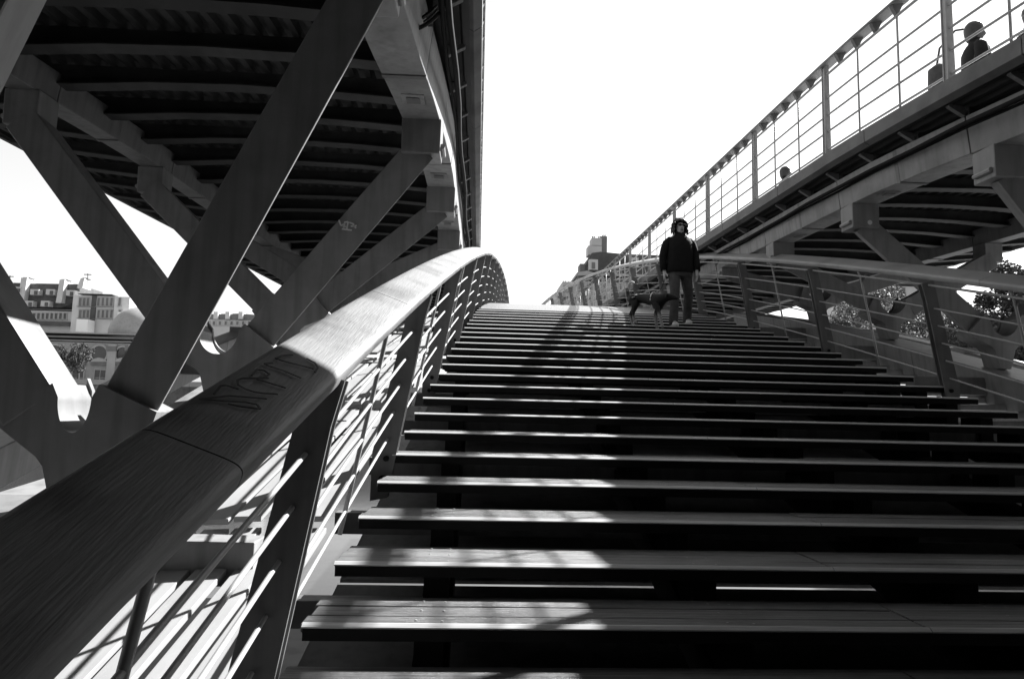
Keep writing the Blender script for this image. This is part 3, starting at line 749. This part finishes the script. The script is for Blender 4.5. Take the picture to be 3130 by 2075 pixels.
Jd = {'pelvis': ((0, 0, .53), .085), 'loin': ((.17, 0, .53), .075), 'rib': ((.33, 0, .485), .105), 'chest': ((.46, 0, .45), .10), 'neck': ((.56, 0, .49), .068), 'head': ((.64, .02, .515), .068), 'muz': ((.735, .03, .475), .034), 'nose': ((.775, .03, .465), .022),
      'earl': ((.615, .085, .535), .02), 'earle': ((.62, .115, .47), .012), 'earr': ((.625, -.055, .535), .02), 'earre': ((.635, -.09, .47), .012),
      't1': ((-.07, 0, .575), .03), 't2': ((-.105, 0, .67), .024), 't3': ((-.085, 0, .76), .024), 't4': ((-.03, 0, .80), .024), 't5': ((.03, 0, .775), .018)}
Ed = [('pelvis', 'loin'), ('loin', 'rib'), ('rib', 'chest'), ('chest', 'neck'), ('neck', 'head'), ('head', 'muz'), ('muz', 'nose'), ('head', 'earl'), ('earl', 'earle'), ('head', 'earr'), ('earr', 'earre'), ('pelvis', 't1'), ('t1', 't2'), ('t2', 't3'), ('t3', 't4'), ('t4', 't5')]
for sgn, n, fx in ((1, 'a', -.05), (-1, 'b', .10)):
    y = sgn*.075
    Jd['st'+n] = ((.05+fx*.5, y, .42), .068); Jd['hk'+n] = ((-.045+fx, y, .25+zh_*.5), .030); Jd['hf'+n] = ((-.02+fx, y, .06+zh_), .022); Jd['hp'+n] = ((.04+fx, y, .025+zh_), .024)
    Jd['sd'+n] = ((.45, y, .40), .060); Jd['eb'+n] = ((.41+fx, y, .27), .036); Jd['wr'+n] = ((.43+fx*1.2, y, .13), .025); Jd['fp'+n] = ((.46+fx*1.2, y, .025), .026)
    Ed += [('pelvis', 'st'+n), ('st'+n, 'hk'+n), ('hk'+n, 'hf'+n), ('hf'+n, 'hp'+n), ('chest', 'sd'+n), ('sd'+n, 'eb'+n), ('eb'+n, 'wr'+n), ('wr'+n, 'fp'+n)]
skinmesh('body', Jd, Ed, 'dog', dg)
hb = MB(); ring = [(.385, .112*math.cos(a), .475+.118*math.sin(a)) for a in [2*math.pi*i/16 for i in range(17)]]; hb.tube(ring, .009, 6); hb.build('harness', 'chalk', dg, smooth=True)
ls = thing('leash', 'thin dark leash hanging from the woman\'s hand to the dog', 'leash', (2.8, dw+.1, zs(dw)+.8))
hand = Vector((3.11-.24, dw+.10, zs(dw)+.80)); nk = Vector((hx+.385*math.cos(R(-47)), hy+.385*math.sin(R(-47)), zf+.60))
for q_, (sg, r_) in enumerate(((.20, .006),)):
    pts = [hand.lerp(nk, i/12)-Vector((0, 0, sg*4*(i/12)*(1-i/12)*.5)) for i in range(13)] if q_ == 0 else [hand+Vector((-.03+.10*math.cos(a), -.02, -.22+.22*math.sin(a))) for a in [2*math.pi*i/18+math.pi/2 for i in range(19)]]
    loc(MB().tube(pts, r_, 6), Vector(ls.location)).build('line' if q_ == 0 else 'hand_loop', 'chalk' if q_ else 'black', ls, smooth=True)

# ------------------------------------------------------------------ far bank: buildings
def zp(region):                                   # pixel of an enlarged cut-out -> photo pixel
    x0, y0, k = region; return lambda x, y: (x0+x/k, y0+y/k)
ZA, ZB = zp((0, 780, 3.41)), zp((1650, 680, 5.6))
def at(zf_, x, y, d): return ray(*zf_(x, y))*d
def block(t, name, m, zf_, x0, y0, x1, y1, d, dep, proud=0., sub=None, bevel=0.):
    a, b = at(zf_, x0, y0, d), at(zf_, x1, y1, d); o = Vector(t.location)
    return loc(MB().box(min(a.x, b.x), max(a.x, b.x), d-proud, d+dep, min(a.z, b.z), max(a.z, b.z)), o).build(name, m, sub or t)
def poly(t, name, m, zf_, pts, d, dep, proud=0., sub=None):
    o = Vector(t.location); q = [at(zf_, x, y, d) for x, y in pts]
    return loc(MB().prism([(p.x, p.z) for p in q], d-proud, d+dep), o).build(name, m, sub or t)
def window(t, zf_, x0, y0, x1, y1, d, m='glass', fr='trim', bars=True):
    w = block(t, 'window', m, zf_, x0, y0, x1, y1, d, .2, .03)
    o = Vector(t.location); a, b = at(zf_, x0, y0, d), at(zf_, x1, y1, d); X0, X1, Z0, Z1 = min(a.x, b.x), max(a.x, b.x), min(a.z, b.z), max(a.z, b.z)
    f = MB().box(X0-.2, X0, d-.16, d+.1, Z0, Z1); f.box(X1, X1+.2, d-.16, d+.1, Z0, Z1); f.box(X0-.2, X1+.2, d-.18, d+.1, Z1, Z1+.2); f.box(X0-.3, X1+.3, d-.26, d+.1, Z0-.22, Z0)
    if bars: f.box((X0+X1)/2-.06, (X0+X1)/2+.06, d-.09, d+.05, Z0, Z1); f.box(X0, X1, d-.085, d+.05, Z0+(Z1-Z0)*.6-.05, Z0+(Z1-Z0)*.6+.05)
    loc(f, o).build('window_frame', fr, w); return w
pal = thing('palace', 'low stone palace with round windows and heavy cornice across the river', 'building', (-84, 150, 3))
block(pal, 'wall', 'stone', ZA, -120, 880, 1560, 1440, 150, 14)
block(pal, 'frieze', 'trim', ZA, -125, 870, 1570, 905, 150, 14.2, .12)
block(pal, 'cornice', 'shade', ZA, -130, 838, 1580, 868, 150, 14.5, .9)
block(pal, 'attic', 'stone', ZA, -120, 775, 1570, 836, 150, 13, -.4)
block(pal, 'plinth', 'trim', ZA, -122, 1400, 1565, 1450, 150, 14.1, .3)
for x in (100, 340, 575, 810, 1040, 1280, 1500):
    p = at(ZA, x, 1015+x*.012, 150)
    o = Vector(pal.location); rr = 1.55 if x != 1280 else 1.35
    ring = [(p.x+rr*math.cos(2*math.pi*j/18), p.z+rr*1.08*math.sin(2*math.pi*j/18)) for j in range(18)]
    w = loc(MB().prism(ring, 149.86, 150.3), o).build('round_window', 'glass', pal)
    fr = MB(); rings = []
    for j in range(19):
        a = 2*math.pi*j/18; ci, si = math.cos(a), math.sin(a)
        rings.append([(p.x+rr*1.0*ci, 149.9, p.z+rr*1.08*si), (p.x+rr*1.0*ci, 149.7, p.z+rr*1.08*si), (p.x+rr*1.28*ci, 149.7, p.z+rr*1.36*si), (p.x+rr*1.28*ci, 149.95, p.z+rr*1.36*si)])
    loc(fr.sweep(rings, cap=False), o).build('window_surround', 'trim', w)
    block(pal, 'arch_hood', 'shade', ZA, x-85, 1105, x+85, 1150, 150, .3, .35)
    poly(pal, 'pediment', 'trim', ZA, [(x-95, 1112), (x+95, 1112), (x+45, 1078), (x, 1068), (x-45, 1078)], 150, .2, .45)
    window(pal, ZA, x-48, 1195, x+48, 1400, 150)
for x in (1165, 1375, 1420, -20, 215): block(pal, 'pilaster', 'trim', ZA, x-22, 930, x+22, 1420, 150, .3, .55)
for x in (1175, 1370): block(pal, 'capital', 'shade', ZA, x-50, 950, x+50, 1000, 150, .3, .75)
dm = thing('rotunda_dome', 'pale shallow dome of the palace seen behind the big strut', 'dome', (-70, 158, 14))
p0 = at(ZA, 1500, 800, 158)
loc(MB().lathe([(8, p0.z-2), (8, p0.z+.3), (7.5, p0.z+2.0), (6.3, p0.z+3.7), (4.4, p0.z+5.1), (2.4, p0.z+5.9), (.3, p0.z+6.2)], (p0.x, 160, 0), 28), Vector(dm.location)).build('shell', 'stone', dm, smooth=True)
loc(MB().lathe([(8.4, p0.z-4), (8.4, p0.z-1.2), (8.1, p0.z-1.0)], (p0.x, 160, 0), 28), Vector(dm.location)).build('drum', 'stone', dm)

apt = thing('apartment_building', 'apartment block with dark mansard roof, dormers and tall pale chimneys', 'building', (-110, 175, 3))
block(apt, 'wall', 'hazes', ZA, -160, 560, 770, 860, 175, 14)
block(apt, 'balcony', 'slate', ZA, 150, 680, 735, 738, 174, .6, .4)
block(apt, 'string_course', 'trim', ZA, -160, 545, 760, 575, 175, 14, .5)
poly(apt, 'mansard_roof', 'slate', ZA, [(-160, 545), (620, 545), (780, 480), (800, 300), (330, 292), (140, 285), (-160, 320)], 175, 12, -.3)
for (x0, y0, x1, y1) in ((225, 240, 300, 540), (625, 260, 690, 500), (845, 245, 895, 345)):
    c_ = poly(apt, 'chimney', 'pale', ZA, [(x0-30, y1), (x0+30, y1), (x1, y0), (x0+12, y0)], 174.4, 3, .6)
    block(apt, 'chimney_pots', 'shade', ZA, x0+14, y0-10, x1+14, y0+1, 174.6, 2, 0., c_)
for (x, y) in ((372, 385), (535, 385), (745, 395), (312, 505), (482, 505), (190, 360)):
    dr = block(apt, 'dormer', 'hazes', ZA, x-42, y-28, x+42, y+32, 174.2, 2, .5)
    block(apt, 'pane', 'glass', ZA, x-14, y-14, x+14, y+26, 173.6, .2, .05, dr)
for i in range(11): window(apt, ZA, 210+i*46, 605, 232+i*46, 668, 175, 'glass', 'trim', False)
ap2 = thing('apartment_building', 'pale corner apartment house with roof garden and two window rows', 'building', (-92, 172, 3))
block(ap2, 'wall', 'pale', ZA, 765, 415, 1200, 860, 172, 12)
block(ap2, 'wing', 'pale', ZA, 1200, 432, 1320, 860, 171, 11)
block(ap2, 'roof_edge', 'slate', ZA, 830, 402, 1190, 420, 172, 12, .8)
block(ap2, 'drainpipe', 'slate', ZA, 965, 425, 990, 690, 172, .3, .3)
block(ap2, 'gable', 'white', ZA, 800, 665, 905, 796, 168, 3)
block(ap2, 'gable', 'white', ZA, 1225, 590, 1300, 695, 168, 3)
for y0, y1 in ((445, 530), (572, 655)):
    for x in (840, 880, 920, 1030, 1075, 1120, 1165, 1250): window(ap2, ZA, x-9, y0, x+9, y1, 172 if x < 1200 else 171, 'shade', 'trim', False)
    block(ap2, 'balcony_rail', 'shade', ZA, 800, y1+2, 1190, y1+16, 171.2, .3, .3)
for x in (915, 105): 
    a = at(ZA, x, 330, 171); b = at(ZA, x, 190 if x > 200 else 210, 171); o = Vector(ap2.location)
    an = loc(MB().tube([a, b], .10, 5), o).build('aerial', 'slate', ap2); loc(MB().box(b.x-.9, b.x+.9, b.y-.05, b.y+.05, b.z-.4, b.z-.2), o).build('aerial_bar', 'slate', an)
rg = MB()
rt = thing('terraced_houses', 'pale row of far roofs between the strut legs beyond the palace', 'building', (-45, 165, 3))
ZC = zp((0, 690, 2.24))
block(rt, 'wall', 'hazes', ZC, 1380, 640, 1790, 860, 165, 10)
poly(rt, 'roof', 'slate2', ZC, [(1380, 640), (1790, 660), (1760, 610), (1640, 600), (1400, 605)], 165, 8, -.2)
for x in (1480, 1560, 1650): block(rt, 'chimney', 'pale', ZC, x-12, 590, x+14, 640, 165, 1.5, .4)
for i in range(9): window(rt, ZC, 1420+i*40, 655, 1434+i*40, 680, 165, 'shade', 'trim', False)
cen = thing('apartment_building', 'tall Parisian house with dark mansard roof and big chimney stack above the ramp', 'building', (26, 135, 3))
block(cen, 'wall', 'hazes', ZB, 640, 1000, 2600, 1700, 135, 16)
poly(cen, 'mansard_roof', 'slate', ZB, [(780, 850), (790, 710), (900, 510), (1050, 490), (1450, 530), (2400, 560), (2500, 870), (1100, 900)], 135, 14, -.6)
block(cen, 'chimney_stack', 'hazes', ZB, 832, 395, 1060, 560, 137, 3)
block(cen, 'chimney_stack', 'hazes', ZB, 890, 262, 1060, 395, 137, 3)
block(cen, 'chimney_stack', 'shade', ZB, 1062, 235, 1150, 520, 137.6, 3)
for x in (905, 935, 1015, 1045, 1085, 1120): block(cen, 'chimney_pot', 'shade', ZB, x-7, 232 if x < 1060 else 208, x+7, 262 if x < 1060 else 236, 138, .6)
dr = block(cen, 'dormer', 'pale', ZB, 850, 630, 995, 810, 134, 3); block(cen, 'pane', 'shade', ZB, 890, 680, 945, 790, 133.9, .3, .05, dr)
dr = block(cen, 'dormer', 'pale', ZB, 1560, 600, 1690, 760, 134, 3); block(cen, 'pane', 'shade', ZB, 1595, 645, 1650, 740, 133.9, .3, .05, dr)
poly(cen, 'pediment', 'trim', ZB, [(640, 920), (990, 900), (960, 880), (800, 835), (660, 860)], 134.6, .5, .6)
block(cen, 'cornice', 'trim', ZB, 630, 905, 2600, 930, 135, 15, .7); block(cen, 'upper_wall', 'hazes', ZB, 650, 930, 2600, 1002, 135, 15)
block(cen, 'string_course', 'shade', ZB, 640, 985, 2600, 1003, 135, 15, .4)
block(cen, 'corner_block', 'shade', ZB, 690, 705, 775, 860, 136, 3)
for i in range(14):
    for y in (1040, 1220): window(cen, ZB, 700+i*130, y, 745+i*130, y+110, 135, 'shade', 'trim', False)
low = thing('townhouse', 'lower pale house stepping down left of the tall mansard house', 'building', (17, 132, 3))
block(low, 'wall', 'hazes', ZB, 390, 1012, 640, 1700, 133, 10); block(low, 'wing', 'hazes', ZB, 300, 1175, 392, 1700, 132, 9); block(low, 'porch', 'hazes', ZB, 235, 1320, 300, 1700, 131, 8)
block(low, 'cornice', 'shade', ZB, 300, 1268, 480, 1285, 132, 3, .5); block(low, 'skylight', 'white', ZB, 530, 1022, 612, 1052, 132.5, .4, .2)
for x in (405, 440, 500, 560, 610): block(low, 'chimney_pot', 'shade', ZB, x-5, 995, x+5, 1014, 133.5, .5)
for x in (420, 520): window(low, ZB, x, 1090, x+40, 1170, 133, 'shade', 'trim', False)
rb = thing('stone_mansion', 'pale stone mansion with balustrade seen through the right struts', 'building', (92, 150, 3))
ZD = zp((2300, 480, 2.849))
block(rb, 'wall', 'pale', ZD, 700, 1105, 1800, 1560, 150, 12); block(rb, 'cornice', 'trim', ZD, 690, 1085, 1820, 1110, 150, 12, .8)
block(rb, 'balcony', 'shade', ZD, 980, 1240, 1420, 1262, 149.3, .8, .5); block(rb, 'parapet', 'trim', ZD, 940, 1300, 1500, 1330, 147, .8)
for x in (760, 860, 1085, 1195, 1310, 1500, 1620, 1730): window(rb, ZD, x-18, 1140, x+18, 1232, 150, 'shade')
poly(rb, 'roof', 'slate2', ZD, [(690, 1085), (1820, 1085), (1760, 1010), (760, 1010)], 151, 9)

# ------------------------------------------------------------------ trees
leaf_cache = {}
def tree(label, base, h, rx, rz_, m, n=2600, leaf=.42, seed=1, group='trees on the far bank', trunk=True):
    rnd = random.Random(seed); t = thing('tree', label, 'tree', base, group)
    th = h-rz_*1.55
    if trunk:
        MB().tube([(0, 0, -.2), (.1, 0, th*.5), (-.1, .1, th), (0, 0, h-rz_*.8)], .045*h*.35+.12, 8, .08).build('trunk', 'bark', t)
        for i in range(6):
            a = i*1.05+rnd.random(); MB().tube([(0, 0, th*.8), (rx*.35*math.cos(a), rx*.35*math.sin(a), th+rz_*.5), (rx*.7*math.cos(a), rx*.7*math.sin(a), th+rz_*.9+rnd.random())], .16, 5, .05).build('limb', 'bark', t)
    cl = []
    for i in range(34):
        u = Vector((rnd.gauss(0, 1), rnd.gauss(0, 1), rnd.gauss(0, 1))).normalized(); k = rnd.uniform(.35, 1)**.5
        cl.append((Vector((u.x*rx*k*.85, u.y*rx*k*.85, h-rz_+u.z*rz_*k*.85)), rnd.uniform(.16, .34)*rx))
    b = MB()
    for i in range(n):
        c, r_ = rnd.choice(cl); u = Vector((rnd.gauss(0, 1), rnd.gauss(0, 1), rnd.gauss(0, .8))).normalized()
        p = c+u*r_*rnd.uniform(.5, 1.05); a = Vector((rnd.gauss(0, 1), rnd.gauss(0, 1), rnd.gauss(0, .6))).normalized(); q = a.cross(Vector((rnd.gauss(0, 1), rnd.gauss(0, 1), rnd.gauss(0, 1)))).normalized()
        L = leaf*rnd.uniform(.6, 1.3)
        b.add([p-a*L, p-q*L*.55, p+a*L, p+q*L*.55], [(0, 1, 2, 3)])
    me = bpy.data.meshes.new('crown'); me.from_pydata(b.v, [], b.f); me.materials.append(M[m])
    tag(link('crown', me, t), kind='stuff')
    return t
tree('tall dark tree highest at the right edge behind the deck', (105, 124, 3), 28.5, 11, 12.5, 'leaf', 35640, 0.34, 3)
tree('dark tree left of the tallest one, behind the right struts', (93, 122, 3), 20, 8, 9, 'leaf', 25740, 0.31, 4)
tree('dark tree low at the right edge under the handrail', (112, 118, 3), 19, 9, 9, 'leaf', 25740, 0.31, 5)
tree('pale leafy tree glowing low between the right strut legs', (70.5, 119, 3), 22.5, 9, 10, 'leaf2', 16632, 0.21, 6)
tree('lower pale tree right of the pale leafy tree between the right struts', (82, 118, 3), 17.5, 8, 8, 'leaf2', 11880, 0.21, 8)
tree('leafy tree at the left edge before the mansard roof', (-109, 138, 3), 22.5, 5.5, 9, 'leaf2', 7920, 0.25, 9)
p = at(ZA, 800, 1390, 140); tree('round dark tree before the palace, nearer the big strut', (p.x, 140, 3), 9.4, 2.5, 3.6, 'leaf', 3960, 0.17, 10)
p = at(ZA, 585, 1390, 139); tree('narrow dark tree before the palace, left of the round one', (p.x, 139, 3), 8.4, 1.7, 3.0, 'leaf', 2640, 0.16, 11)
p = at(ZC, 1600, 760, 150); tree('hazy low tree row end seen between the two left struts', (p.x, 148, 3), 8.5, 6.5, 3.2, 'leaf2', 5720, 0.25, 12)
tree('dark round bush tree roof-high behind the palace dome', (-75, 166, 3), 22, 4, 4, 'leaf', 3520, 0.21, 13)
tree('dark tree filling the gap behind the right picture edge, second row', (101, 131, 3), 21, 10, 9.5, 'leaf', 22000, .30, 23)
# small things on the far quay
sg = thing('billboard', 'small white panel on posts on the far quay before the palace', 'sign', (0, 124, 3))
p = at(ZA, 592, 1295, 124); o = Vector(sg.location)
loc(MB().box(p.x-1.75, p.x+1.75, 123.9, 124.1, p.z-1.1, p.z+1.1), o).build('panel', 'white', sg, bevel=.03)
for dx in (-1.2, 1.2): loc(MB().box(p.x+dx-.08, p.x+dx+.08, 123.95, 124.05, 3.0, p.z-1.1), o).build('post', 'slate', sg)
for i, (x, lab) in enumerate(((980, 'left one of three white parasols on the far quay'), (1062, 'middle one of three white parasols on the far quay'), (1135, 'right one of three white parasols on the far quay'))):
    p = at(ZA, x, 1385, 123); ps = thing('parasol', lab, 'parasol', (p.x, 123, 3), 'white parasols on the far quay')
    zz = p.z-3
    MB().lathe([(1.05, zz-.25), (1.0, zz-.1), (.65, zz+.35), (.04, zz+.6)], (0, 0, 0), 12).build('canopy', 'white', ps)
    MB().tube([(0, 0, 0), (0, 0, zz+.3)], .05).build('pole', 'slate', ps)
